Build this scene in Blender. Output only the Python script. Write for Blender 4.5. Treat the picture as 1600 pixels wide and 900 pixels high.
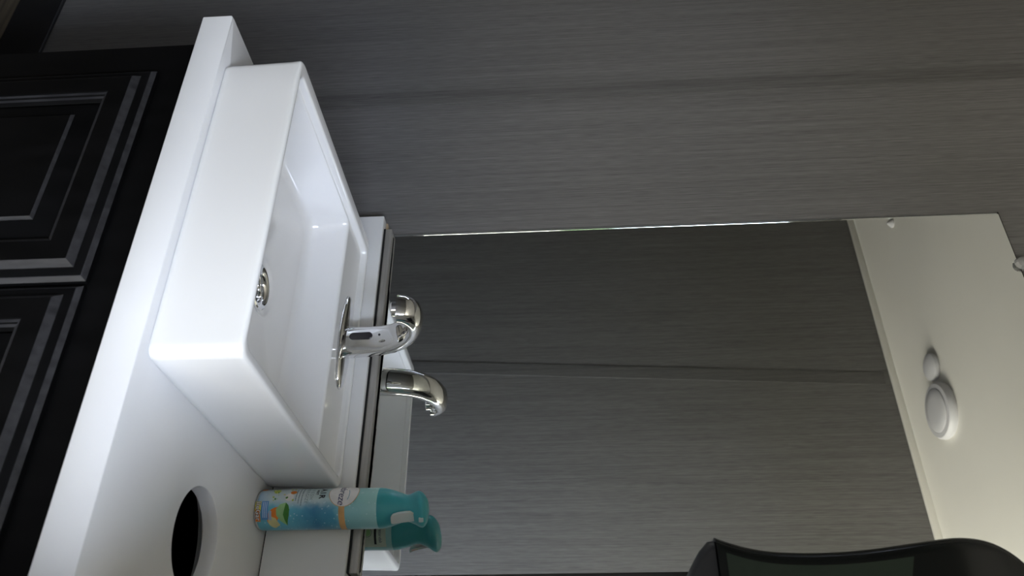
import bpy, bmesh, math, random
from mathutils import Vector, Matrix

random.seed(7)
PI = math.pi
S = bpy.context.scene
COL = S.collection
for o in list(bpy.data.objects):
    bpy.data.objects.remove(o)

# ------------------------------------------------------------------ camera
R0 = (0.8401, 0.5414, -0.0329)      # the photographer's "right" (the camera is held on its side)
R1 = (0.0030, -0.0654, -0.9979)     # "down"
R2 = (-0.5424, 0.8382, -0.0566)     # "forward"
f_ = Vector(R2).normalized()
r_ = Vector(R0); r_ = (r_ - f_ * r_.dot(f_)).normalized()
d_ = f_.cross(r_).normalized()
if d_.dot(Vector(R1)) < 0:
    d_ = -d_
X, Y, Z = -d_, -r_, -f_
cam_data = bpy.data.cameras.new('camera')
cam = bpy.data.objects.new('camera', cam_data)
COL.objects.link(cam)
cam.matrix_world = Matrix(((X.x, Y.x, Z.x, 0.0), (X.y, Y.y, Z.y, -1.12),
                           (X.z, Y.z, Z.z, 1.176), (0, 0, 0, 1)))
cam_data.sensor_fit = 'HORIZONTAL'
cam_data.sensor_width = 36.0
cam_data.lens = 1280.4 * 36 / 1600
cam_data.clip_start = 0.01
cam_data.dof.use_dof = True
cam_data.dof.focus_distance = 1.22
cam_data.dof.aperture_fstop = 7.0
S.camera = cam

# ------------------------------------------------------------------ world, light, exposure
S.view_settings.view_transform = 'Standard'
S.view_settings.look = 'None'
S.view_settings.gamma = 1.0
S.view_settings.use_curve_mapping = False
S.view_settings.exposure = 0.52
S.cycles.use_denoising = True
S.cycles.max_bounces = 14
S.cycles.diffuse_bounces = 8
S.cycles.glossy_bounces = 8
S.cycles.transmission_bounces = 8
S.cycles.sample_clamp_indirect = 6.0
S.cycles.caustics_reflective = True
S.cycles.caustics_refractive = False

W = bpy.data.worlds.new('overcast_sky'); S.world = W
W.use_nodes = True
nt = W.node_tree; nt.nodes.clear()
wo = nt.nodes.new('ShaderNodeOutputWorld')
bg = nt.nodes.new('ShaderNodeBackground'); bg.inputs['Strength'].default_value = 25
tc = nt.nodes.new('ShaderNodeTexCoord')
sp = nt.nodes.new('ShaderNodeSeparateXYZ')
rmp = nt.nodes.new('ShaderNodeValToRGB')
rmp.color_ramp.elements[0].position = 0.0; rmp.color_ramp.elements[0].color = (.50, .475, .415, 1)
rmp.color_ramp.elements[1].position = 1.0; rmp.color_ramp.elements[1].color = (.74, .84, 1.08, 1)
for p, c in ((.49, (.50, .475, .415, 1)), (.505, (.08, .13, .06, 1)), (.535, (.09, .14, .065, 1)), (.56, (.78, .86, 1.04, 1))):
    e = rmp.color_ramp.elements.new(p); e.color = c
mm = nt.nodes.new('ShaderNodeMath'); mm.operation = 'MULTIPLY_ADD'
mm.inputs[1].default_value = .5; mm.inputs[2].default_value = .5
wn = nt.nodes.new('ShaderNodeTexNoise'); wn.inputs['Scale'].default_value = 7
wm = nt.nodes.new('ShaderNodeMath'); wm.operation = 'MULTIPLY_ADD'; wm.inputs[1].default_value = .12
nt.links.new(tc.outputs['Generated'], sp.inputs[0])
nt.links.new(tc.outputs['Generated'], wn.inputs['Vector'])
nt.links.new(sp.outputs['Z'], mm.inputs[0])
nt.links.new(wn.outputs['Fac'], wm.inputs[0])
nt.links.new(mm.outputs[0], wm.inputs[2])
sb = nt.nodes.new('ShaderNodeMath'); sb.operation = 'SUBTRACT'; sb.inputs[1].default_value = .06
nt.links.new(wm.outputs[0], sb.inputs[0])
nt.links.new(sb.outputs[0], rmp.inputs['Fac'])
nt.links.new(rmp.outputs['Color'], bg.inputs['Color'])
nt.links.new(bg.outputs[0], wo.inputs['Surface'])

DX0, DX1, DZ = 0.37, 1.03, 2.06        # the open doorway in the front wall
YF = -1.335                              # inner face of the front wall
XL, XR, H = -2.60, 1.05, 2.25
PX, PY = 0.06, -0.78                     # unseen partition added right of the vanity to shade the counter
VY0, VY1, VZ0, VZ1 = -1.30, -0.12, 0.50, 2.10   # unseen window added in the far right wall to light the front wall
WY0, WY1, WZ0, WZ1 = -0.345, -0.285, 0.62, 2.10   # unseen slit window in the left wall, shaped for the mirror-edge shine

def portal(name, loc, rot, sx, sy):
    L = bpy.data.lights.new(name, 'AREA'); L.shape = 'RECTANGLE'; L.size = sx; L.size_y = sy
    L.cycles.is_portal = True
    o = bpy.data.objects.new(name, L); COL.objects.link(o); o.location = loc; o.rotation_euler = rot
portal('doorway_daylight', ((DX0 + DX1) / 2, YF - .05, DZ / 2), (PI / 2, 0, 0), DX1 - DX0, DZ)
portal('added_side_window_daylight', (XR + .03, (VY0 + VY1) / 2, (VZ0 + VZ1) / 2), (0, PI / 2, 0), VZ1 - VZ0, VY1 - VY0)
portal('unseen_slit_window_daylight', (XL - .03, (WY0 + WY1) / 2, (WZ0 + WZ1) / 2), (0, -PI / 2, 0), WZ1 - WZ0, WY1 - WY0)

# ------------------------------------------------------------------ helpers
def mat(name, col, rough=.5, metal=0.0, coat=0.0, trans=0.0, ior=1.45, spec=.5, sss=0):
    m = bpy.data.materials.new(name); m.use_nodes = True
    b = m.node_tree.nodes['Principled BSDF']
    b.inputs['Base Color'].default_value = (*col, 1)
    b.inputs['Roughness'].default_value = rough
    b.inputs['Metallic'].default_value = metal
    b.inputs['Coat Weight'].default_value = coat
    b.inputs['Coat Roughness'].default_value = .03
    b.inputs['Transmission Weight'].default_value = trans
    b.inputs['IOR'].default_value = ior
    b.inputs['Specular IOR Level'].default_value = spec
    if sss:
        b.inputs['Subsurface Weight'].default_value = sss
        b.inputs['Subsurface Scale'].default_value = .01
    return m

def nodes(m):
    return m.node_tree, m.node_tree.nodes, m.node_tree.links, m.node_tree.nodes['Principled BSDF']

def vary(m, c1, c2, scale, mscale=(1, 1, 1), detail=3, lo=.3, hi=.7, rough=None, bump=0):
    t, n, l, b = nodes(m)
    tc = n.new('ShaderNodeTexCoord'); mp = n.new('ShaderNodeMapping'); mp.inputs['Scale'].default_value = mscale
    ns = n.new('ShaderNodeTexNoise'); ns.inputs['Scale'].default_value = scale; ns.inputs['Detail'].default_value = detail
    cr = n.new('ShaderNodeValToRGB')
    cr.color_ramp.elements[0].position = lo; cr.color_ramp.elements[0].color = (*c1, 1)
    cr.color_ramp.elements[1].position = hi; cr.color_ramp.elements[1].color = (*c2, 1)
    l.new(tc.outputs['Object'], mp.inputs[0]); l.new(mp.outputs[0], ns.inputs['Vector'])
    l.new(ns.outputs['Fac'], cr.inputs['Fac']); l.new(cr.outputs['Color'], b.inputs['Base Color'])
    if rough:
        mr = n.new('ShaderNodeMapRange'); mr.inputs['To Min'].default_value = rough[0]; mr.inputs['To Max'].default_value = rough[1]
        l.new(ns.outputs['Fac'], mr.inputs['Value']); l.new(mr.outputs[0], b.inputs['Roughness'])
    if bump:
        bp = n.new('ShaderNodeBump'); bp.inputs['Strength'].default_value = bump; bp.inputs['Distance'].default_value = .001
        l.new(ns.outputs['Fac'], bp.inputs['Height']); l.new(bp.outputs[0], b.inputs['Normal'])
    return m

def link(name, me, m, parent=None, smooth=True, angle=35):
    me.name = name
    o = bpy.data.objects.new(name, me); COL.objects.link(o)
    if m is not None:
        me.materials.clear(); me.materials.append(m)
    if smooth:
        for p in me.polygons: p.use_smooth = True
        me.set_sharp_from_angle(angle=math.radians(angle))
    if parent is not None: o.parent = parent
    return o

def from_bm(name, bm, m, parent=None, smooth=True, angle=35, recalc=True):
    if recalc: bmesh.ops.recalc_face_normals(bm, faces=bm.faces[:])
    me = bpy.data.meshes.new(name); bm.to_mesh(me); bm.free()
    return link(name, me, m, parent, smooth, angle)

def add_box(bm, x0, x1, y0, y1, z0, z1, bev=0, seg=2, rot=None):
    t = bmesh.new()
    vs = [t.verts.new((x, y, z)) for x in (x0, x1) for y in (y0, y1) for z in (z0, z1)]
    for q in ((0, 1, 3, 2), (4, 6, 7, 5), (0, 4, 5, 1), (2, 3, 7, 6), (0, 2, 6, 4), (1, 5, 7, 3)):
        t.faces.new([vs[i] for i in q])
    bmesh.ops.recalc_face_normals(t, faces=t.faces[:])
    if bev:
        bmesh.ops.bevel(t, geom=t.edges[:], offset=bev, segments=seg, profile=.5, affect='EDGES')
    if rot is not None:
        bmesh.ops.transform(t, matrix=rot, verts=t.verts[:])
    me = bpy.data.meshes.new('t'); t.to_mesh(me); t.free(); bm.from_mesh(me); bpy.data.meshes.remove(me)

def box(name, m, parent, *a, **k):
    bm = bmesh.new(); add_box(bm, *a, **k); return from_bm(name, bm, m, parent)

def add_loft(bm, rings, cap0=True, cap1=True):
    vr = [[bm.verts.new(p) for p in r] for r in rings]
    n = len(rings[0])
    for a, b in zip(vr, vr[1:]):
        for i in range(n):
            bm.faces.new((a[i], a[(i + 1) % n], b[(i + 1) % n], b[i]))
    if cap0: bm.faces.new(vr[0][::-1])
    if cap1: bm.faces.new(vr[-1])

def loft(name, m, parent, rings, cap0=True, cap1=True, angle=35):
    bm = bmesh.new(); add_loft(bm, rings, cap0, cap1); return from_bm(name, bm, m, parent, angle=angle)

def circ(cx, cy, z, r, n=48, ry=None):
    return [(cx + r * math.cos(2 * PI * i / n), cy + (ry or r) * math.sin(2 * PI * i / n), z) for i in range(n)]

def lathe(name, m, parent, prof, c=(0, 0), n=48, angle=35, cap0=True, cap1=True):
    return loft(name, m, parent, [circ(c[0], c[1], z, max(r, 1e-5), n) for r, z in prof], cap0, cap1, angle)

def rrect(x0, x1, y0, y1, r, z, k=8, side=8):
    """rounded rectangle ring, 4*(k+side) points, counter-clockwise"""
    P = []
    cs = ((x1 - r, y1 - r, 0), (x0 + r, y1 - r, PI / 2), (x0 + r, y0 + r, PI), (x1 - r, y0 + r, 1.5 * PI))
    for ci, (cx, cy, a0) in enumerate(cs):
        for i in range(k):
            a = a0 + PI / 2 * i / (k - 1)
            P.append((cx + r * math.cos(a), cy + r * math.sin(a), z))
        nx, ny, na = cs[(ci + 1) % 4]
        e = (cx + r * math.cos(a0 + PI / 2), cy + r * math.sin(a0 + PI / 2))
        s = (nx + r * math.cos(na), ny + r * math.sin(na))
        for i in range(1, side + 1):
            t = i / (side + 1)
            P.append((e[0] + (s[0] - e[0]) * t, e[1] + (s[1] - e[1]) * t, z))
    return P

def curve_plate(name, m, parent, outlines, thick, bev, mtx, res=12):
    cu = bpy.data.curves.new('c', 'CURVE'); cu.dimensions = '2D'; cu.fill_mode = 'BOTH'
    for pts in outlines:
        s = cu.splines.new('POLY'); s.points.add(len(pts) - 1); s.use_cyclic_u = True
        for q, p in zip(s.points, pts): q.co = (p[0], p[1], 0, 1)
    cu.extrude = thick / 2 - bev; cu.bevel_depth = bev; cu.bevel_resolution = 3; cu.offset = -bev
    t = bpy.data.objects.new('t', cu); COL.objects.link(t)
    bpy.context.view_layer.update()
    me = bpy.data.meshes.new_from_object(t.evaluated_get(bpy.context.evaluated_depsgraph_get()))
    bpy.data.objects.remove(t); bpy.data.curves.remove(cu)
    me.transform(mtx)
    return link(name, me, m, parent, True, 40)

def text_mesh(s, size, shear=0, bold=0, spacing=1.0):
    cu = bpy.data.curves.new('t', 'FONT'); cu.body = s; cu.size = size; cu.shear = shear; cu.offset = bold
    cu.align_x = 'CENTER'; cu.align_y = 'CENTER'; cu.space_character = spacing; cu.fill_mode = 'FRONT'; cu.resolution_u = 4
    t = bpy.data.objects.new('t', cu); COL.objects.link(t); bpy.context.view_layer.update()
    me = bpy.data.meshes.new_from_object(t.evaluated_get(bpy.context.evaluated_depsgraph_get()))
    bpy.data.objects.remove(t); bpy.data.curves.remove(cu)
    return me

def empty(name, loc=(0, 0, 0)):
    o = bpy.data.objects.new(name, None); COL.objects.link(o); o.location = loc; o.empty_display_size = .05
    return o

def tag(o, label, cat, group=None):
    o['label'] = label; o['category'] = cat
    if group: o['group'] = group
    return o

def struct(o):
    o['kind'] = 'structure'; return o

# ------------------------------------------------------------------ materials
def streaked(name, c1, c2, rough):
    m = mat(name, c1, .4)
    t, n, l, b = nodes(m)
    tc = n.new('ShaderNodeTexCoord')
    def noise(ms, det):
        mp = n.new('ShaderNodeMapping'); mp.inputs['Scale'].default_value = ms
        ns = n.new('ShaderNodeTexNoise'); ns.inputs['Scale'].default_value = 1; ns.inputs['Detail'].default_value = det
        l.new(tc.outputs['Object'], mp.inputs[0]); l.new(mp.outputs[0], ns.inputs['Vector']); return ns
    a = noise((320, 320, 2.2), 2); b2 = noise((1100, 1100, 26), 1); c3 = noise((24, 24, .9), 2)
    m1 = n.new('ShaderNodeMix'); m1.data_type = 'FLOAT'; m1.inputs['Factor'].default_value = .55
    l.new(a.outputs['Fac'], m1.inputs['A']); l.new(b2.outputs['Fac'], m1.inputs['B'])
    m2 = n.new('ShaderNodeMix'); m2.data_type = 'FLOAT'; m2.inputs['Factor'].default_value = .14
    l.new(m1.outputs['Result'], m2.inputs['A']); l.new(c3.outputs['Fac'], m2.inputs['B'])
    cr = n.new('ShaderNodeValToRGB')
    cr.color_ramp.elements[0].position = .34; cr.color_ramp.elements[0].color = (*c1, 1)
    cr.color_ramp.elements[1].position = .66; cr.color_ramp.elements[1].color = (*c2, 1)
    l.new(m2.outputs['Result'], cr.inputs['Fac']); l.new(cr.outputs['Color'], b.inputs['Base Color'])
    b.inputs['Roughness'].default_value = rough
    b.inputs['Specular IOR Level'].default_value = .3
    bp = n.new('ShaderNodeBump'); bp.inputs['Strength'].default_value = .15; bp.inputs['Distance'].default_value = .0006
    l.new(m1.outputs['Result'], bp.inputs['Height']); l.new(bp.outputs[0], b.inputs['Normal'])
    return m

M = {}
M['wall'] = streaked('grey_streaked_panel', (.092, .090, .088), (.185, .180, .175), .5)
M['batten'] = streaked('grey_streaked_batten', (.074, .072, .070), (.150, .146, .142), .5)
M['ceiling'] = vary(mat('ceiling_cream', (.66, .64, .57), .6), (.76, .745, .69), (.80, .785, .73), 3)
M['floor'] = vary(mat('dark_wood_vinyl', (.05, .04, .03), .5), (.035, .028, .02), (.11, .09, .06), 1, (4, 90, 4), 4, rough=(.4, .6))
M['black_base'] = vary(mat('black_rubber_base', (.008, .008, .009), .45), (.006, .006, .007), (.012, .012, .013), 12)
M['solid'] = vary(mat('white_solid_surface', (.78, .79, .80), .22), (.73, .735, .74), (.76, .765, .765), 8, rough=(.18, .26))
M['ceramic'] = vary(mat('white_ceramic_glaze', (.82, .82, .82), .08, coat=.6), (.74, .74, .73), (.77, .77, .765), 5)
M['chrome'] = vary(mat('polished_chrome', (.78, .79, .80), .05, 1), (.74, .75, .76), (.82, .82, .83), 20, rough=(.03, .08))
M['cabinet'] = vary(mat('black_painted_wood', (.009, .0085, .009), .32, spec=.18), (.0022, .0022, .0022), (.0038, .0037, .0038), 2, (20, 20, 5), 4, rough=(.26, .34))
M['worn_highlight'] = vary(mat('scuffed_highlight_paint', (.03, .03, .032), .5), (.008, .008, .009), (.027, .0265, .028), 14, (8, 8, 1.5), 4)  # bevel bands: painted highlight mixed with scuffs and dust
M['mirror'] = vary(mat('mirror_silver', (.86, .88, .86), .0, 1), (.85, .87, .85), (.87, .89, .87), 2)
M['mirror_edge'] = vary(mat('polished_glass_edge', (.9, .93, .92), .03, 1), (.80, .86, .84), (.95, .97, .96), 30, (1, 1, 2))
M['alu'] = vary(mat('brushed_aluminium', (.33, .325, .31), .45, .6), (.37, .36, .335), (.47, .455, .43), 4, (3, 60, 60))
M['dark'] = vary(mat('black_caulk', (.006, .006, .006), .7), (.004, .004, .004), (.012, .011, .01), 200)
M['mdf'] = vary(mat('raw_board', (.42, .33, .22), .8), (.33, .25, .16), (.5, .4, .28), 120)
M['clear'] = vary(mat('clear_faceted_plastic', (.95, .95, .95), .06, trans=.72, ior=1.45), (.92, .93, .93), (.98, .98, .98), 10)
M['white_plastic'] = vary(mat('white_plastic', (.70, .70, .71), .4), (.58, .58, .60), (.61, .61, .63), 10)
M['cream_trim'] = vary(mat('cream_trim', (.70, .69, .64), .45), (.68, .67, .62), (.72, .71, .66), 5)
M['smoke'] = vary(mat('black_smoked_plastic', (.010, .012, .012), .16, spec=.3), (.009, .011, .011), (.012, .014, .014), 5)
M['green_reflection'] = vary(mat('painted_green_reflection', (.018, .032, .020), .14, coat=.3), (.024, .040, .027), (.031, .050, .034), 8)  # colour stands in for greenery reflected in the black cover
M['grey_plastic'] = vary(mat('charcoal_grey_plastic', (.045, .047, .052), .35), (.040, .042, .047), (.052, .054, .060), 8)
M['lens'] = mat('sensor_window', (.01, .008, .014), .08, coat=.5)
M['door_wood'] = vary(mat('white_door_casing', (.55, .55, .53), .4), (.52, .52, .5), (.58, .58, .56), 4)

# ------------------------------------------------------------------ structure
struct(box('floor', M['floor'], None, XL - .1, XR + .1, YF - .1, .1, -.05, 0))
struct(box('ceiling', M['ceiling'], None, XL - .1, XR + .1, YF - .1, .1, H, H + .05))
struct(box('wall_back', M['wall'], None, XL - .1, XR + .1, 0, .1, 0, H))
struct(box('added_shade_partition', M['ceiling'], None, PX, PX + .05, PY, 0, 0, H))  # added out of view: shades the counter, cream to bounce light
bm = bmesh.new()
add_box(bm, XR, XR + .1, YF - .1, VY0, 0, H)
add_box(bm, XR, XR + .1, VY1, 0, 0, H)
add_box(bm, XR, XR + .1, VY0, VY1, 0, VZ0)
add_box(bm, XR, XR + .1, VY0, VY1, VZ1, H)
struct(from_bm('wall_right', bm, M['wall']))
bm = bmesh.new()
add_box(bm, XL - .1, DX0, YF - .1, YF, 0, H)
add_box(bm, DX1, XR, YF - .1, YF, 0, H)
add_box(bm, DX0, DX1, YF - .1, YF, DZ, H)
struct(from_bm('wall_front', bm, M['wall']))
bm = bmesh.new()
add_box(bm, XL - .1, XL, YF, WY0, 0, H)
add_box(bm, XL - .1, XL, WY1, 0, 0, H)
add_box(bm, XL - .1, XL, WY0, WY1, 0, WZ0)
add_box(bm, XL - .1, XL, WY0, WY1, WZ1, H)
struct(from_bm('wall_left', bm, M['wall']))
# unseen windows added in the two end walls for their light
gm = bpy.data.materials.new('added_clear_window_glass'); gm.use_nodes = True
t = gm.node_tree; t.nodes.clear()
go = t.nodes.new('ShaderNodeOutputMaterial'); gt = t.nodes.new('ShaderNodeBsdfTransparent'); gg = t.nodes.new('ShaderNodeBsdfGlossy')
gg.inputs['Roughness'].default_value = .02; gx = t.nodes.new('ShaderNodeMixShader'); gx.inputs[0].default_value = .08
t.links.new(gt.outputs[0], gx.inputs[1]); t.links.new(gg.outputs[0], gx.inputs[2]); t.links.new(gx.outputs[0], go.inputs[0])
for nm, xa, xb, ya, yb, za, zb, xp in (('unseen_slit_window', XL - .06, XL + .004, WY0, WY1, WZ0, WZ1, XL - .04), ('added_side_window', XR - .004, XR + .06, VY0, VY1, VZ0, VZ1, XR + .036)):
    bm = bmesh.new()
    fw = min(.03, (yb - ya) * .12)
    for a in ((ya, ya + fw, za, zb), (yb - fw, yb, za, zb), (ya + fw, yb - fw, za, za + .03), (ya + fw, yb - fw, zb - .03, zb)):
        add_box(bm, xa, xb, a[0], a[1], a[2], a[3], .002)
    wf = struct(from_bm(nm, bm, M['cream_trim']))
    box('added_window_pane', gm, wf, xp, xp + .004, ya + fw, yb - fw, za + .03, zb - .03)
# door casing round the opening
bm = bmesh.new()
add_box(bm, DX0 - .002, DX0 + .018, YF - .102, YF + .002, 0, DZ + .002, .001)
add_box(bm, DX1 - .018, DX1 + .002, YF - .102, YF + .002, 0, DZ + .002, .001)
add_box(bm, DX0 + .018, DX1 - .018, YF - .102, YF + .002, DZ - .018, DZ + .002, .001)
struct(from_bm('door_1', bm, M['black_base']))
# skirting
struct(box('baseboard_back', M['black_base'], None, XL, -.86, -.010, 0, 0, .102, bev=.003))
struct(box('baseboard_front', M['black_base'], None, XL, DX0 - .004, YF, YF + .010, 0, .102, bev=.003))
# panel battens
struct(box('trim_1', M['batten'], None, -1.186, -1.150, -.0014, 0, .104, H))
rot = Matrix.Translation((-1.30, 0, .1)) @ Matrix.Rotation(math.radians(3.3), 4, 'Y') @ Matrix.Translation((1.30, 0, -.1))
struct(box('trim_2', M['batten'], None, -1.330, -1.287, YF, YF + .0014, .112, H - .035, rot=rot))
# cove strip between front wall and ceiling
struct(box('trim_3', M['cream_trim'], None, XL, XR, YF, YF + .012, H - .022, H, bev=.003))

# ------------------------------------------------------------------ countertop
CT, TH, CF = .767, .041, -.444
HC, HR = (-.257, -.232), .057
CXa, CXb, CYb = -.872, PX - .001, -.0005
angs = sorted([2 * PI * i / 96 - PI + .001 for i in range(96)] + [math.atan2(y - HC[1], x - HC[0]) for x in (CXa, CXb) for y in (CF, CYb)])
def edge_ring(z, i=0.0):
    P = []
    for a in angs:
        c, s_ = math.cos(a), math.sin(a)
        t = min((CXb - i - HC[0]) / c if c > 1e-9 else 1e9, (CXa + i - HC[0]) / c if c < -1e-9 else 1e9,
                (CYb - i - HC[1]) / s_ if s_ > 1e-9 else 1e9, (CF + i - HC[1]) / s_ if s_ < -1e-9 else 1e9)
        P.append((HC[0] + c * t, HC[1] + s_ * t, z))
    return P
def hole_ring(z, r):
    return [(HC[0] + r * math.cos(a), HC[1] + r * math.sin(a), z) for a in angs]
ZB = CT - TH
cr_ = [edge_ring(ZB, .0015), edge_ring(ZB + .0005, .0005), edge_ring(ZB + .0015), edge_ring(CT - .0025), edge_ring(CT - .0008, .0007), edge_ring(CT, .0024),
       hole_ring(CT, HR + .0022), hole_ring(CT - .0006, HR + .0007), hole_ring(CT - .002, HR), hole_ring(CT - .0185, HR), hole_ring(CT - .0195, HR + .001),
       hole_ring(CT - .0195, .095), hole_ring(ZB, .096)]
cr_.append(cr_[0])
bm = bmesh.new(); add_loft(bm, cr_, False, False)
bmesh.ops.remove_doubles(bm, verts=bm.verts[:], dist=1e-6)
ct = from_bm('countertop', bm, M['solid'], angle=40)
tag(ct, 'long white solid-surface vanity countertop with a round waste hole at one end', 'countertop')

bs = empty('backsplash', (-.3, -.015, CT))
tag(bs, 'low white backsplash strip standing on the countertop along the wall below the mirror', 'backsplash')
def rel(o, p):
    """parent o (built in world space) to the empty p keeping its place"""
    o.parent = p; o.matrix_parent_inverse = Matrix.Translation(p.location).inverted(); return o
rel(box('splash_board', M['solid'], None, -.861, PX - .001, -.029, -.0005, CT + .0012, .8835, bev=.0015), bs)
rel(box('board_core', M['mdf'], None, -.859, -.838, -.010, -.0005, .8830, .8865, bev=.0005), bs)
rel(box('caulk_line', M['dark'], None, -.855, PX - .002, -.027, -.002, CT - .0003, CT + .0016), bs)

# ------------------------------------------------------------------ vanity cabinet
cab = empty('vanity_cabinet', (-.40, -.2, 0))
tag(cab, 'black painted vanity cabinet with raised-panel doors under the white countertop', 'cabinet')
CX0, CX1, CY, CZ = -.850, PX - .002, -.419, CT - TH
bm = bmesh.new()
add_box(bm, CX0, CX0 + .018, CY + .018, -.012, .0, CZ - .0005)
add_box(bm, CX1 - .018, CX1, CY + .018, -.012, .0, CZ - .0005)
add_box(bm, CX0 + .018, CX1 - .018, -.030, -.012, .09, CZ - .0005)
add_box(bm, CX0 + .018, CX1 - .018, CY + .018, -.030, .09, .108)
add_box(bm, CX0, CX1, CY, CY + .018, .676 - .012, CZ - .0005)          # top rail
add_box(bm, CX0, CX1, CY, CY + .018, .09, .135)
for xa, xb in ((CX0, -.783), (-.488, -.458), (-.165, CX1)):
    add_box(bm, xa, xb, CY, CY + .018, .135, .664)
rel(from_bm('carcass', bm, M['cabinet'], smooth=False), cab)
rel(box('toe_kick', M['black_base'], None, CX0 + .02, CX1 - .02, CY + .06, CY + .075, 0, .09), cab)
def door_rings(w, h):
    prof = [(0, 0), (0, .0060), (.0040, .0100), (.0050, .0105), (.0130, .0118), (.0145, .0126), (.0200, .0186), (.0215, .0195), (.0220, .0195),
            (.0455, .0195), (.0460, .0180), (.0490, .0172), (.0500, .0150), (.0530, .0140), (.0540, .0110), (.0550, .0090), (.0555, .0090),
            (.0570, .0090), (.0575, .0091), (.0790, .0145), (.0795, .0148), (.0825, .0178), (.0832, .0178)]
    return [[(i, -d, i), (w - i, -d, i), (w - i, -d, h - i), (i, -d, h - i)] for i, d in prof]
def highlight_wear_faces(o, nr, bands):
    # moulding highlights painted as a lighter tone, along with scuffs and dust
    o.data.materials.append(M['worn_highlight'])
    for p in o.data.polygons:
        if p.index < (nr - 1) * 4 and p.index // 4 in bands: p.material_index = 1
def make_door(x0):
    h = .676 - .118; w = .319
    rings = door_rings(w, h)
    d = loft('door', M['cabinet'], None, rings[:17], cap1=True, angle=20)
    highlight_wear_faces(d, len(rings[:17]), (1, 2, 5, 6, 10, 12))
    p = loft('raised_panel', M['cabinet'], d, rings[16:], cap0=False, angle=20)
    highlight_wear_faces(p, 7, (4,))
    d.location = (x0, CY - .0002, .118)
    return d
for x0 in (-.795, -.470):
    rel(make_door(x0), cab)

# ------------------------------------------------------------------ sink
sink = empty('vessel_sink', (-.590, -.24, CT))
tag(sink, 'rectangular white ceramic vessel sink sitting on the countertop under the mirror', 'sink')
ZR = .866
ox0, ox1, oy0, oy1 = -.800, -.379, -.434, -.0335
def rr(i, z, r, back=0):
    return rrect(ox0 + i, ox1 - i, oy0 + i, oy1 - i - back, r, z)
def basin(i, z, r, y1):
    return rrect(-.7745 + i, -.3950 - i, -.4220 + i, y1, r, z)
rings = [rr(.006, CT + .0003, .010), rr(.0035, CT + .0012, .012), rr(.0022, CT + .005, .013), rr(.0020, CT + .009, .013),
         rr(.0003, ZR - .012, .014), rr(0, ZR - .006, .014)]
for a in range(1, 6):
    t_ = a / 5 * PI / 2
    rings.append(rr(.0045 * (1 - math.cos(t_)), ZR - .0045 + .0045 * math.sin(t_), .0135))
IX = .0115
rings.append(rrect(ox0 + .019, ox1 - .0105, oy0 + .0050, oy1 - .0060, .014, ZR))
for a in range(1, 6):
    t_ = a / 5 * PI / 2
    e = .0035 * math.sin(t_)
    rings.append(rrect(ox0 + .019 + e, ox1 - .0105 - e, oy0 + .0050 + e, oy1 - .0060 - e, .014, ZR - .0035 * (1 - math.cos(t_))))
rings.append(rrect(ox0 + .0232, ox1 - .0146, oy0 + .0088, oy1 - .0105, .014, ZR - .0085))
rings.append(rrect(ox0 + .0240, ox1 - .0154, oy0 + .0096, oy1 - .0114, .014, ZR - .0100))
rings.append(rrect(ox0 + .0250, ox1 - .0160, oy0 + .0102, oy1 - .0124, .014, ZR - .0105))
YB = -.126
rings.append(rrect(ox0 + .0254, ox1 - .0164, oy0 + .0106, YB + .0045, .013, ZR - .0105))
for a in range(1, 6):
    t_ = a / 5 * PI / 2
    rings.append(rrect(ox0 + .0256 + .001 * a / 5, ox1 - .0166 - .001 * a / 5, oy0 + .0108 + .001 * a / 5, YB + .0045 - .0045 * math.sin(t_), .013, ZR - .0105 - .0045 * (1 - math.cos(t_))))
FZ = .796
def wall_in(z, t, extra=0):   # t 0 top .. 1 bottom
    i = .0085 * t + extra
    return rrect(ox0 + .0266 + i, ox1 - .0176 - i, oy0 + .0118 + i, YB - i, .016 + .012 * t, z)
rings.append(wall_in(ZR - .02, .08)); rings.append(wall_in(FZ + .017, .9))
for a in range(0, 7):
    t_ = a / 6 * PI / 2
    rings.append(wall_in(FZ + .014 * (1 - math.sin(t_)), 1, .014 * (1 - math.cos(t_))))
DC = (-.585, -.239)
last = rings[-1]
def toward(ring, t, z, r):
    out = []
    for (x, y, _) in ring:
        a = math.atan2(y - DC[1], x - DC[0])
        out.append((x + (DC[0] + r * math.cos(a) - x) * t, y + (DC[1] + r * math.sin(a) - y) * t, z))
    return out
for t_, z in ((.05, FZ - .0003), (.35, FZ - .003), (.7, FZ - .006), (.97, FZ - .0082)):
    rings.append(toward(last, t_, z, .041))
for r, z in ((.041, FZ - .0085), (.039, FZ - .0089), (.036, FZ - .0105), (.033, FZ - .0118), (.0315, FZ - .0122), (.0245, FZ - .0130), (.0235, FZ - .016), (.0230, FZ - .027)):
    rings.append(toward(last, 1, z, r))
bowl = rel(loft('bowl', M['ceramic'], None, rings, cap0=True, cap1=True, angle=50), sink)
dr = rel(lathe('drain_ring', M['chrome'], None, [(.0305, FZ - .0126), (.0310, FZ - .0110), (.0290, FZ - .0098), (.0255, FZ - .0102), (.0215, FZ - .0125),
         (.0200, FZ - .0150), (.0190, FZ - .0245), (.0150, FZ - .0250), (.0150, FZ - .0262), (.0220, FZ - .0262), (.0225, FZ - .0135)], DC, 48, cap0=False, cap1=False), sink)
bm = bmesh.new()
for k in range(-2, 3):
    hw = math.sqrt(.0185 ** 2 - (k * .0065) ** 2)
    add_box(bm, DC[0] - hw, DC[0] + hw, DC[1] + k * .0065 - .0010, DC[1] + k * .0065 + .0010, FZ - .0225, FZ - .0205)
st = from_bm('strainer', bm, M['chrome'], dr)

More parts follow.
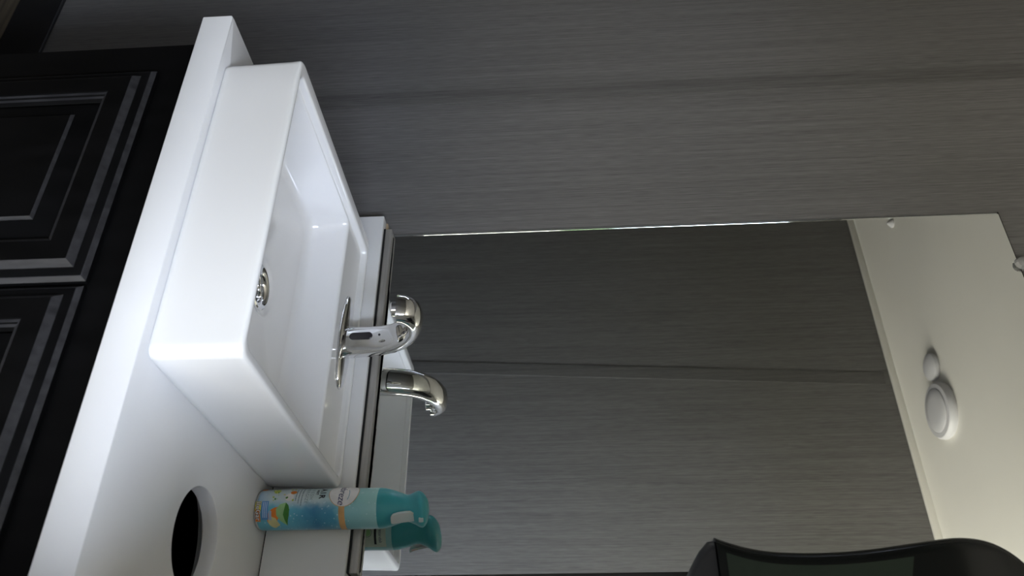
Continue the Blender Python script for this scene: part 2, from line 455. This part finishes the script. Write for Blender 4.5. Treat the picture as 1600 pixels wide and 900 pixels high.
# ------------------------------------------------------------------ faucet
fx, fy, fz = -.591, -.0765, ZR - .01035
fau = empty('sensor_faucet', (fx, fy, fz))
tag(fau, 'chrome sensor faucet curving over the basin from the back ledge of the white sink', 'faucet')
# base plate: a flat oval swelling round the spout and thinning toward both ends
def plate(sc, z, n=64):
    P = []
    for i in range(n):
        a = 2 * PI * i / n
        x = .077 * math.cos(a) * (sc if abs(math.cos(a)) < 2 else 1)
        q = abs(math.cos(a))
        w = .0285 - .006 * q ** 2
        y = w * math.copysign(abs(math.sin(a)) ** .8, math.sin(a)) * sc
        P.append((x, y, z))
    return P
rg = [plate(1, 0), plate(1.0, .0022), plate(.985, .0036), plate(.95, .0046), plate(.85, .0056), plate(.5, .0070)]
bp = loft('base_plate', M['chrome'], fau, rg, angle=60)
# spout: sections along a bent centre line in the y-z plane
cl = [(.000, .004, .0240, .0195), (.000, .012, .0238, .0188), (-.001, .026, .0234, .0180), (-.002, .042, .0230, .0172), (-.005, .060, .0226, .0166),
      (-.011, .077, .0224, .0160), (-.021, .092, .0222, .0154), (-.035, .104, .0222, .0148), (-.051, .1115, .0222, .0142), (-.067, .1142, .0222, .0140),
      (-.080, .1130, .0220, .0144), (-.0885, .1085, .0216, .0152), (-.0930, .1030, .0212, .0160), (-.0940, .0975, .0209, .0163)]
cl = [(y * .973 + .0055, z, a, b) for y, z, a, b in cl]
rings = []
n = 40
for i, (y, z, a, b) in enumerate(cl):
    p = cl[max(0, i - 1)]; q = cl[min(len(cl) - 1, i + 1)]
    ty, tz = q[0] - p[0], q[1] - p[1]; L = math.hypot(ty, tz); ty /= L; tz /= L
    if i == len(cl) - 1: ty, tz = 0.0, -1.0
    ny, nz = -tz, ty           # front/underside normal (points toward -y at the foot)
    ring = []
    for k in range(n):
        an = 2 * PI * k / n
        ca, sa = math.cos(an), math.sin(an)
        u = a * math.copysign(abs(ca) ** .85, ca)
        v = b * math.copysign(abs(sa) ** .85, sa)
        if v < 0 and i < 9: v *= .88
        if v > 0 and i > 7: v *= (.9, .75, .6, .55, .62, .8)[i - 8]     # flatter on the under side
        ring.append((u, y + ny * v, z + nz * v))
    rings.append(ring)
spout = loft('spout', M['chrome'], fau, rings, angle=70)
# aerator under the tip
ar = lathe('aerator', M['chrome'], spout, [(.0112, .002), (.0112, -.0075), (.0102, -.0088), (.0090, -.0088), (.0088, -.004)], (0, 0), 36, cap1=True)
ar.location = (0, -.0858, .0975)
# sensor window: upright stadium on the front of the foot
def stadium(hw, hh, nn=16):
    P = []
    for k in range(nn + 1):
        a = PI * k / nn; P.append((hw * math.cos(a), hh - hw + hw * math.sin(a)))
    for k in range(nn + 1):
        a = PI + PI * k / nn; P.append((hw * math.cos(a), -(hh - hw) + hw * math.sin(a)))
    return P
RX = Matrix.Rotation(PI / 2, 4, 'X')
sw = curve_plate('sensor_window', M['lens'], spout, [stadium(.0058, .0172)], .004, .0006,
                 Matrix.Translation((-.0005, -.0127, .0290)) @ Matrix.Rotation(math.radians(3), 4, 'X') @ RX)
led = curve_plate('indicator_dot', M['lens'], spout, [[(.0017 * math.cos(2 * PI * k / 16), .0017 * math.sin(2 * PI * k / 16)) for k in range(16)]], .003, .0004,
                  Matrix.Translation((-.0005, -.0153, .0570)) @ Matrix.Rotation(math.radians(12), 4, 'X') @ RX)

# ------------------------------------------------------------------ mirror
mir = empty('wall_mirror', (-.55, -.004, .886))
tag(mir, 'tall frameless rectangular wall mirror above the sink in a grey bottom rail', 'mirror')
mx0, mx1, mz0, mz1 = -.838, -.270, .888, 1.900
def rect_ring(i, y):
    return [(mx0 + i, y, mz0), (mx1 - i, y, mz0), (mx1 - i, y, mz1 - i * .2), (mx0 + i, y, mz1 - i * .2)]
gl = rel(box('glass', M['mirror'], None, mx0 + .0052, mx1, -.0065, -.001, mz0, mz1), mir)
bm = bmesh.new()
pr = [(mx0, -.001), (mx0, -.0044), (mx0 + .0004, -.0047), (mx0 + .0052, -.0066), (mx0 + .0052, -.001)]
add_loft(bm, [[(x, y, z) for x, y in pr] for z in (mz0, mz1)])
rel(from_bm('polished_edge', bm, M['mirror_edge'], angle=60), mir)
rel(box('top_edge', M['dark'], None, mx0, mx1, -.0060, -.001, mz1, mz1 + .0016), mir)
rail = box('bottom_rail', M['alu'], None, mx0, mx1, -.0215, -.0068, .8868, .8975, bev=.0008)
rel(rail, mir)
rel(box('rail_gap', M['dark'], None, mx0, mx1, -.0225, -.0020, .8838, .8868), mir)
# blackened, flaking silver along the bottom of the glass
pts_top = []
x = mx0 + .008
while x < mx1 - .004:
    k = 1.0 if -.72 < x < -.42 else .45
    pts_top.append((x, .8980 + k * random.uniform(.0004, .0030)))
    x += random.uniform(.0018, .0060)
outl = [(mx0 + .006, .8965), (mx1 - .002, .8965)] + pts_top[::-1]
bm = bmesh.new()
f0 = [bm.verts.new((x, -.0067, z)) for x, z in outl]
fc = bm.faces.new(f0); bmesh.ops.triangulate(bm, faces=[fc])
g = bmesh.ops.extrude_face_region(bm, geom=bm.faces[:])
for v in g['geom']:
    if isinstance(v, bmesh.types.BMVert): v.co.y -= .0002
rel(from_bm('flaked_silver', bm, M['dark'], smooth=False), mir)
# faceted clear clip at the top edge
bm = bmesh.new()
kx, kz = -.7330, 1.9080
ring = []
for (rx, rz, y) in ((.0105, .0135, -.0068), (.0125, .0160, -.0095), (.0100, .0130, -.0150), (.0055, .0070, -.0180)):
    ring.append([(kx + rx * math.cos(2 * PI * (i + .5) / 14), y, kz + rz * math.sin(2 * PI * (i + .5) / 14)) for i in range(14)])
add_loft(bm, ring)
add_box(bm, kx - .009, kx + .009, -.0068, -.0008, mz1 + .002, mz1 + .024, .001)
rel(from_bm('clear_clip', bm, M['clear'], smooth=False), mir)

# ------------------------------------------------------------------ ceiling fittings (seen in the mirror)
cy = -1.092
cl_ = empty('ceiling_light', (-.965, cy, H))
tag(cl_, 'larger round white ceiling light seen in the mirror, touching a small disc', 'light')
lathe('base_ring', M['white_plastic'], cl_, [(.078, -.0002), (.081, -.006), (.080, -.017), (.075, -.023), (.064, -.0245), (.0625, -.0225)], n=64, cap1=True)
lathe('diffuser', M['white_plastic'], cl_, [(.0615, -.0215), (.0615, -.0255), (.058, -.0280), (.035, -.0300), (.001, -.0305)], n=64)
sd = lathe('smoke_detector', M['white_plastic'], None, [(.038, -.0002), (.041, -.006), (.039, -.014), (.030, -.019), (.012, -.0205), (.001, -.0207)], n=48)
sd.location = (-1.094, -1.078, H)
tag(sd, 'small round white ceiling disc seen in the mirror beside the larger light', 'ceiling disc')
s2 = lathe('ceiling_hook', M['white_plastic'], None, [(.014, -.0002), (.015, -.004), (.012, -.009), (.006, -.014), (.004, -.018), (.001, -.019)], n=32)
s2.location = (-1.600, -1.058, H)
tag(s2, 'small white ceiling fitting cut off by the left edge of the mirror', 'ceiling fitting')

# ------------------------------------------------------------------ air freshener can
AX, AY, AR = -.345, -.0585, .0265
can = empty('air_freshener_can', (AX, AY, CT))
tag(can, 'blue and teal aerosol air freshener can standing on the countertop behind the sink corner', 'aerosol can')
cm = mat('printed_can_label', (.3, .5, .6), .28, coat=.3)
t, nn_, l, b = nodes(cm)
tc = nn_.new('ShaderNodeTexCoord'); sx = nn_.new('ShaderNodeSeparateXYZ'); l.new(tc.outputs['Object'], sx.inputs[0])
def mth(op, a, b_=None, c_=None):
    q = nn_.new('ShaderNodeMath'); q.operation = op
    for i, v in enumerate((a, b_, c_)):
        if v is None: continue
        if isinstance(v, (int, float)): q.inputs[i].default_value = v
        else: l.new(v, q.inputs[i])
    return q.outputs[0]
ang = mth('ARCTAN2', sx.outputs['X'], mth('MULTIPLY', sx.outputs['Y'], -1))     # 0 faces the room, + to the right
def ramp(fac, els):
    cr = nn_.new('ShaderNodeValToRGB'); l.new(fac, cr.inputs['Fac'])
    cr.color_ramp.elements[0].position = els[0][0]; cr.color_ramp.elements[0].color = (*els[0][1], 1)
    cr.color_ramp.elements[1].position = els[-1][0]; cr.color_ramp.elements[1].color = (*els[-1][1], 1)
    for p, c in els[1:-1]:
        e = cr.color_ramp.elements.new(p); e.color = (*c, 1)
    return cr.outputs['Color']
zz = mth('MULTIPLY', sx.outputs['Z'], 1 / .17)
nz = nn_.new('ShaderNodeTexNoise'); nz.inputs['Scale'].default_value = 60; l.new(tc.outputs['Object'], nz.inputs['Vector'])
zn = mth('ADD', zz, mth('MULTIPLY_ADD', nz.outputs['Fac'], .16, -.08))
blue = ramp(zn, [(0.0, (.10, .40, .52)), (.12, (.14, .50, .66)), (.30, (.12, .45, .62)), (.48, (.035, .22, .40)), (.62, (.06, .30, .46)), (.70, (.22, .52, .58)), (1.0, (.35, .62, .62))])
pale = ramp(zn, [(0.0, (.30, .50, .70)), (.12, (.55, .66, .72)), (.35, (.62, .70, .72)), (.66, (.48, .66, .68)), (.72, (.28, .58, .60)), (1.0, (.36, .64, .62))])
side = nn_.new('ShaderNodeMapRange'); side.interpolation_type = 'SMOOTHSTEP'
side.inputs['From Min'].default_value = -.25; side.inputs['From Max'].default_value = .35
l.new(mth('ADD', ang, mth('MULTIPLY_ADD', nz.outputs['Fac'], .6, -.3)), side.inputs['Value'])
mx = nn_.new('ShaderNodeMix'); mx.data_type = 'RGBA'
l.new(side.outputs[0], mx.inputs['Factor']); l.new(pale, mx.inputs['A']); l.new(blue, mx.inputs['B'])
vo = nn_.new('ShaderNodeTexVoronoi'); vo.inputs['Scale'].default_value = 190; l.new(tc.outputs['Object'], vo.inputs['Vector'])
dots = mth('MULTIPLY', mth('LESS_THAN', vo.outputs['Distance'], .20), mth('GREATER_THAN', nz.outputs['Fac'], .48))
mx2 = nn_.new('ShaderNodeMix'); mx2.data_type = 'RGBA'; mx2.inputs['B'].default_value = (.60, .80, .85, 1)
l.new(mth('MULTIPLY', dots, .45), mx2.inputs['Factor']); l.new(mx.outputs['Result'], mx2.inputs['A'])
l.new(mx2.outputs['Result'], b.inputs['Base Color'])
metal_rim = M['chrome']
body = lathe('can_body', cm, can, [(.0246, .0032), (.0256, .0040), (.0263, .0055), (AR, .0075), (AR, .1625), (.0258, .1640)], n=96, cap0=True)
lathe('bottom_rim', vary(mat('satin_steel', (.5, .52, .54), .4, .5), (.50, .52, .54), (.58, .6, .62), 30), can,
      [(.0215, .0000), (.0232, .0000), (.0246, .0010), (.0252, .0024), (.0250, .0036)], n=96)

def wrap(me, th0, z0, rad=AR + .0003):
    for v in me.vertices:
        a = th0 + v.co.x / AR
        v.co = (rad * math.sin(a), -rad * math.cos(a), z0 + v.co.y)
def ink(name, col, rough=.4):
    return vary(mat(name, col, rough), tuple(c * .93 for c in col), tuple(min(1, c * 1.07) for c in col), 80)
def decal(name, m, outline, th0, z0, rad, fine=.0012):
    """flat outline (metres) cut into a fine grid, wrapped round the can"""
    bm = bmesh.new()
    vs = [bm.verts.new((x, y, 0)) for x, y in outline]
    bm.faces.new(vs)
    xs = [p[0] for p in outline]
    x = min(xs) + fine
    while x < max(xs):
        bmesh.ops.bisect_plane(bm, geom=bm.verts[:] + bm.edges[:] + bm.faces[:], plane_co=(x, 0, 0), plane_no=(1, 0, 0))
        x += fine
    bmesh.ops.triangulate(bm, faces=bm.faces[:])
    me = bpy.data.meshes.new(name); bm.to_mesh(me); bm.free()
    wrap(me, math.radians(th0), z0, rad)
    return link(name, me, m, body)
def disc(r, ry=None, n_=48, ph=0):
    return [(r * math.cos(2 * PI * i / n_ + ph), (ry or r) * math.sin(2 * PI * i / n_ + ph)) for i in range(n_)]
def rectp(w, h):
    return [(-w / 2, -h / 2), (w / 2, -h / 2), (w / 2, h / 2), (-w / 2, h / 2)]
gold = ink('gold_print', (.62, .36, .14), .35); white = ink('white_print', (.78, .76, .74)); navy = ink('navy_print', (.02, .03, .12))
black = ink('dark_print', (.02, .025, .035)); grey = ink('grey_print', (.18, .28, .32)); teal_i = ink('teal_print', (.10, .30, .40))
green1 = ink('dark_leaf_print', (.05, .22, .03)); green2 = ink('light_leaf_print', (.30, .55, .25)); orange = ink('orange_print', (.75, .22, .03))
cream = ink('cream_print', (.62, .58, .30)); yellow = ink('yellow_print', (.85, .75, .12)); blue_i = ink('blue_print', (.10, .28, .62)); lime = ink('lime_print', (.45, .55, .10))
decal('gold_band', gold, rectp(.1640, .0080), 0, .1172, AR + .00035, .002)
decal('badge_rim', gold, disc(.0213, .0200), -33, .1180, AR + .0005)
decal('badge', white, disc(.0206, .0193), -33, .1180, AR + .0007)
def words(name, s, size, m, th0, z0, rad=AR + .0009, **k):
    me = text_mesh(s, size, **k); wrap(me, math.radians(th0), z0, rad); return link(name, me, m, body, smooth=False)
words('brand_lettering', 'febreze', .0132, navy, -32, .1160, shear=.25, bold=0, spacing=.92)
sw_ = [(x, .0016 * math.sin((x + .008) / .016 * PI) + (.0006 if u else -.0002)) for u, seq in ((0, range(0, 13)), (1, range(12, -1, -1))) for x in [(-.008 + .016 * i / 12) for i in seq]]
decal('swoosh', teal_i, sw_, -24, .1240, AR + .0010)
words('air_lettering', 'AIR', .0105, black, -33, .0893, bold=.00035, spacing=1.35, rad=AR + .0004)
words('mist_lettering', 'MIST', .0042, black, -36, .0822, bold=.0002, spacing=1.2, rad=AR + .0004)
words('fresh_lettering', 'FRESH', .0064, grey, -33, .0752, spacing=1.35, rad=AR + .0004)
words('energize_lettering', 'ENERGIZE', .0062, grey, -33, .0690, spacing=1.2, rad=AR + .0004)
for k, (w, z) in enumerate(((.030, .0628), (.026, .0588), (.020, .0548))):
    bm = bmesh.new(); x = -w / 2
    while x < w / 2:
        q = random.uniform(.0007, .0018)
        add_box(bm, x, x + q, -.0007, .0007, -.00002, .00002); x += q + .0005
    me = bpy.data.meshes.new('fine_print'); bm.to_mesh(me); bm.free()
    wrap(me, math.radians(-28), z, AR + .0004); link('fine_print', me, grey, body, smooth=False)
# fruit slices, leaf, flowers, sticker
def arc_pts(r, a0, a1, n_=14):
    return [(r * math.cos(math.radians(a0 + (a1 - a0) * i / n_)), r * math.sin(math.radians(a0 + (a1 - a0) * i / n_))) for i in range(n_ + 1)]
decal('orange_slice', orange, [(x + .002, y) for x, y in arc_pts(.0150, 150, 300)] + [(.006, -.002)], 38, .0330, AR + .0004)
decal('cream_slice', cream, [(x, y) for x, y in arc_pts(.0135, 235, 335)] + [(.006, .002), (-.004, -.003)], 50, .0330, AR + .0005)
leaf = [(-.0110, .0045), (-.0075, .0082), (-.0020, .0098), (.0050, .0092), (.0115, .0075), (.0200, .0060), (.0120, .0035), (.0040, .0015), (-.0030, .0030)]
decal('leaf', green1, leaf, 22, .0385, AR + .0006)
leaf2 = [(-.0110, .0045), (-.0030, .0030), (.0040, .0015), (.0120, .0035), (.0200, .0060), (.0130, -.0020), (.0050, -.0075), (-.0030, -.0080), (-.0090, -.0030)]
decal('pale_leaf', green2, leaf2, 22, .0385, AR + .0006)
for k in range(26):
    a = random.uniform(-66, -8); z = random.uniform(.022, .052)
    r = random.uniform(.0006, .0016)
    decal('pollen_dot', random.choice((lime, yellow, lime, green1, cream)), disc(r, r, 8), a, z, AR + .0004 + .00001 * k)
decal('flower', white, disc(.0062, .0058, 20), -20, .0460, AR + .00038)
decal('citrus_drop', orange, disc(.0034, .0042, 20), -36, .0500, AR + .0007)
decal('lime_drop', lime, disc(.0050, .0046, 20), -44, .0270, AR + .00036)
decal('orange_corner', orange, disc(.0035, .0040, 20), -58, .0080, AR + .00036)
decal('blue_panel', blue_i, rectp(.0240, .0090), 19, .0155, AR + .00078)
for k in range(3):
    decal('panel_line', ink('pale_blue_print', (.5, .65, .82)), rectp(.0200, .0009), 17, .0132 + k * .0023, AR + .0009)
decal('grey_panel', ink('grey_blue_print', (.35, .45, .60)), rectp(.0120, .0040), 33, .0225, AR + .0008)
decal('yellow_sticker', yellow, rectp(.0130, .0080), 8, .0057 + .0005, AR + .0006)
decal('orange_sticker', orange, rectp(.0160, .0066), 33, .0062, AR + .0007)
words('sticker_shadow', 'lleGar', .0084, ink('dark_grey_print', (.12, .11, .12)), 20.4, .0063, rad=AR + .0010, bold=.0006, spacing=1.1)
words('sticker_lettering', 'lleGar', .0084, white, 21, .0066, rad=AR + .0013, bold=.0001, spacing=1.1)
# pale back label, seen only in the mirror
decal('back_label', ink('pale_green_print', (.52, .60, .52)), rectp(.0500, .1380), 165, .0860, AR + .0004, .002)
def ringp(r0, r1, n_=24):
    return [(r1 * math.cos(2 * PI * i / n_), r1 * math.sin(2 * PI * i / n_)) for i in range(n_ + 1)] + [(r0 * math.cos(2 * PI * i / n_), r0 * math.sin(2 * PI * i / n_)) for i in range(n_, -1, -1)]
for a in (192, 160):
    decal('round_icon', green2, disc(.0048), a, .1290, AR + .0006)
    me = bpy.data.meshes.new('icon_ring'); bm = bmesh.new()
    P0 = [bm.verts.new((.0062 * math.cos(2 * PI * i / 32), .0062 * math.sin(2 * PI * i / 32), 0)) for i in range(32)]
    P1 = [bm.verts.new((.0057 * math.cos(2 * PI * i / 32), .0057 * math.sin(2 * PI * i / 32), 0)) for i in range(32)]
    for i in range(32): bm.faces.new((P0[i], P0[(i + 1) % 32], P1[(i + 1) % 32], P1[i]))
    bm.to_mesh(me); bm.free(); wrap(me, math.radians(a), .1290, AR + .0007); link('icon_ring', me, black, body, smooth=False)
decal('dark_header', black, rectp(.0420, .0032), 168, .1400, AR + .0006)
words('back_lettering', 'febreze', .0062, navy, 148, .1470, rad=AR + .0007, shear=.2)

# teal spray head
teal = vary(mat('teal_plastic', (.05, .36, .40), .3, sss=.15), (.045, .34, .38), (.06, .38, .42), 12)
NZ = math.radians(-42)            # where the nozzle beak points
ux, uy = math.cos(NZ), math.sin(NZ)
def head_ring(z, off, la, lb, w, tilt=0, n_=48):
    P = []
    for i in range(n_):
        a = 2 * PI * i / n_
        c, s = math.cos(a), math.sin(a)
        L = la if c > 0 else lb
        px = off + L * c; py = w * s
        P.append((px * ux - py * uy, px * uy + py * ux, z + tilt * px))
    return P
hr = [head_ring(.1610, 0, .0262, .0262, .0262), head_ring(.1640, 0, .0264, .0264, .0264), head_ring(.1700, 0, .0258, .0258, .0258), head_ring(.1790, 0, .0238, .0236, .0236),
      head_ring(.1880, 0, .0208, .0205, .0205), head_ring(.1950, 0, .0186, .0180, .0178), head_ring(.2000, .001, .0184, .0176, .0172, .06),
      head_ring(.2045, .002, .0202, .0190, .0182, .12), head_ring(.2090, .002, .0235, .0215, .0200, .17), head_ring(.2130, .003, .0268, .0242, .0218, .20),
      head_ring(.2160, .003, .0285, .0250, .0224, .21), head_ring(.2185, .003, .0283, .0244, .0218, .20), head_ring(.2215, .003, .0262, .0222, .0196, .18),
      head_ring(.2245, .003, .0222, .0182, .0158, .16), head_ring(.2268, .003, .0160, .0130, .0108, .13), head_ring(.2280, .003, .0080, .0065, .0050, .10), head_ring(.2283, .003, .001, .001, .001, .1)]
head = loft('spray_head', teal, can, hr, angle=60)
tm = vary(mat('milky_trigger_plastic', (.55, .62, .60), .3, sss=.2), (.52, .6, .58), (.6, .66, .64), 20)
def trig(px, w, z):
    out = []
    for (dx, dy) in ((-.0022, -w), (.0016, -w * .9), (.0026, 0), (.0016, w * .9), (-.0022, w), (-.0030, 0)):
        q = px + dx
        out.append((q * ux - dy * uy, q * uy + dy * ux, z))
    return out
loft('trigger', tm, can, [trig(.0215, .0060, .2170), trig(.0225, .0072, .2080), trig(.0235, .0075, .2000), trig(.0255, .0075, .1920), trig(.0285, .0068, .1850), trig(.0300, .0050, .1830)], angle=50)
bm = bmesh.new()
add_box(bm, -.0010, .0022, -.0030, .0030, -.0030, .0030, .0008)
nzl = from_bm('nozzle', bm, tm, can)
nzl.location = (.0306 * ux, .0306 * uy, .2222); nzl.rotation_euler = (0, 0, NZ)

# ------------------------------------------------------------------ paper towel dispenser
dsp = empty('towel_dispenser', (-.10, 0, 1.335))
tag(dsp, 'black plastic towel dispenser with a painted dark green reflection beside the mirror', 'dispenser')
DB = .030
def dring(z, xl, dep, r=.030, k=10):
    xr = -.10 + (-.10 - xl)
    # rounded front corners only
    P = [(xr, 0.0), (xl, 0.0)]
    P2 = []
    for i in range(k + 1):
        a = PI + PI / 2 * i / k
        P2.append((xl + r + r * math.cos(a), -dep + r + r * math.sin(a)))
    for i in range(k + 1):
        a = 1.5 * PI + PI / 2 * i / k
        P2.append((xr - r + r * math.cos(a), -dep + r + r * math.sin(a)))
    return [(x + .10, y - .0004, z - 1.335) for x, y in P + P2]
prof = [(1.336, -.2560, .218), (1.3365, -.2575, .2195), (1.350, -.2520, .2200), (1.370, -.2460, .2200), (1.395, -.2415, .2200), (1.430, -.2395, .2200), (1.465, -.2400, .2200), (1.500, -.2425, .2200), (1.535, -.2465, .2210),
        (1.565, -.2505, .2215), (1.592, -.2530, .2210), (1.615, -.2515, .2190), (1.635, -.2455, .2150), (1.655, -.2330, .2080), (1.675, -.2130, .1960), (1.692, -.1850, .1780), (1.704, -.1500, .1450), (1.706, -.1300, .1200)]
def resample(pr, k=4):
    out = []
    for i in range(len(pr) - 1):
        p0, p1, p2, p3 = pr[max(0, i - 1)], pr[i], pr[i + 1], pr[min(len(pr) - 1, i + 2)]
        for j in range(k):
            t = j / k
            out.append(tuple(.5 * (2 * b + (c - a) * t + (2 * a - 5 * b + 4 * c - d) * t * t + (-a + 3 * b - 3 * c + d) * t ** 3) for a, b, c, d in zip(p0, p1, p2, p3)))
    return out + [pr[-1]]
prof = prof[:1] + resample(prof[1:], 4)
cover = loft('cover', M['smoke'], dsp, [dring(z, x, d, .016) for z, x, d in prof], angle=50)
# green outdoor reflection painted as a thin sheet on the cover front
bm = bmesh.new()
def xat(z):
    for (z0, x0, d0), (z1, x1, d1) in zip(prof, prof[1:]):
        if z0 <= z <= z1:
            t_ = (z - z0) / (z1 - z0 + 1e-9); return x0 + (x1 - x0) * t_, d0 + (d1 - d0) * t_
grid = []
NZ_ = 24
for i in range(NZ_ + 1):
    row = []
    for j in range(13):
        u = j / 12
        ztop = 1.538 - .030 * min(1, u * 3) - .02 * max(0, u - .33)
        z = 1.345 + (ztop - 1.345) * i / NZ_
        xl, dd = xat(z)
        x0 = xl + .0165; x1 = -.20 - x0
        row.append(bm.verts.new((x0 + (x1 - x0) * u + .10, -dd - .0010, z - 1.335)))
    grid.append(row)
for a, b_ in zip(grid, grid[1:]):
    for j in range(12): bm.faces.new((a[j], a[j + 1], b_[j + 1], b_[j]))
g = bmesh.ops.extrude_face_region(bm, geom=bm.faces[:])
for v in g['geom']:
    if isinstance(v, bmesh.types.BMVert): v.co.y += .0012
from_bm('painted_reflection', bm, M['green_reflection'], cover, angle=50)
# bowed chin under the cover
rings = []
for (s_, z) in ((1, 0.0), (.995, -.006), (.93, -.016), (.82, -.027), (.66, -.036), (.45, -.042), (.2, -.045)):
    hw = .1545 * s_
    rg = [(hw, -.003, z), (-hw, -.003, z)]
    for i in range(11):
        a = PI + PI / 2 * i / 10; rg.append((-hw + .014 + .014 * math.cos(a), -.2160 + .014 + .014 * math.sin(a), z))
    for i in range(11):
        a = 1.5 * PI + PI / 2 * i / 10; rg.append((hw - .014 + .014 * math.cos(a), -.2160 + .014 + .014 * math.sin(a), z))
    rings.append(rg)
loft('chin', M['grey_plastic'], dsp, rings, angle=50)
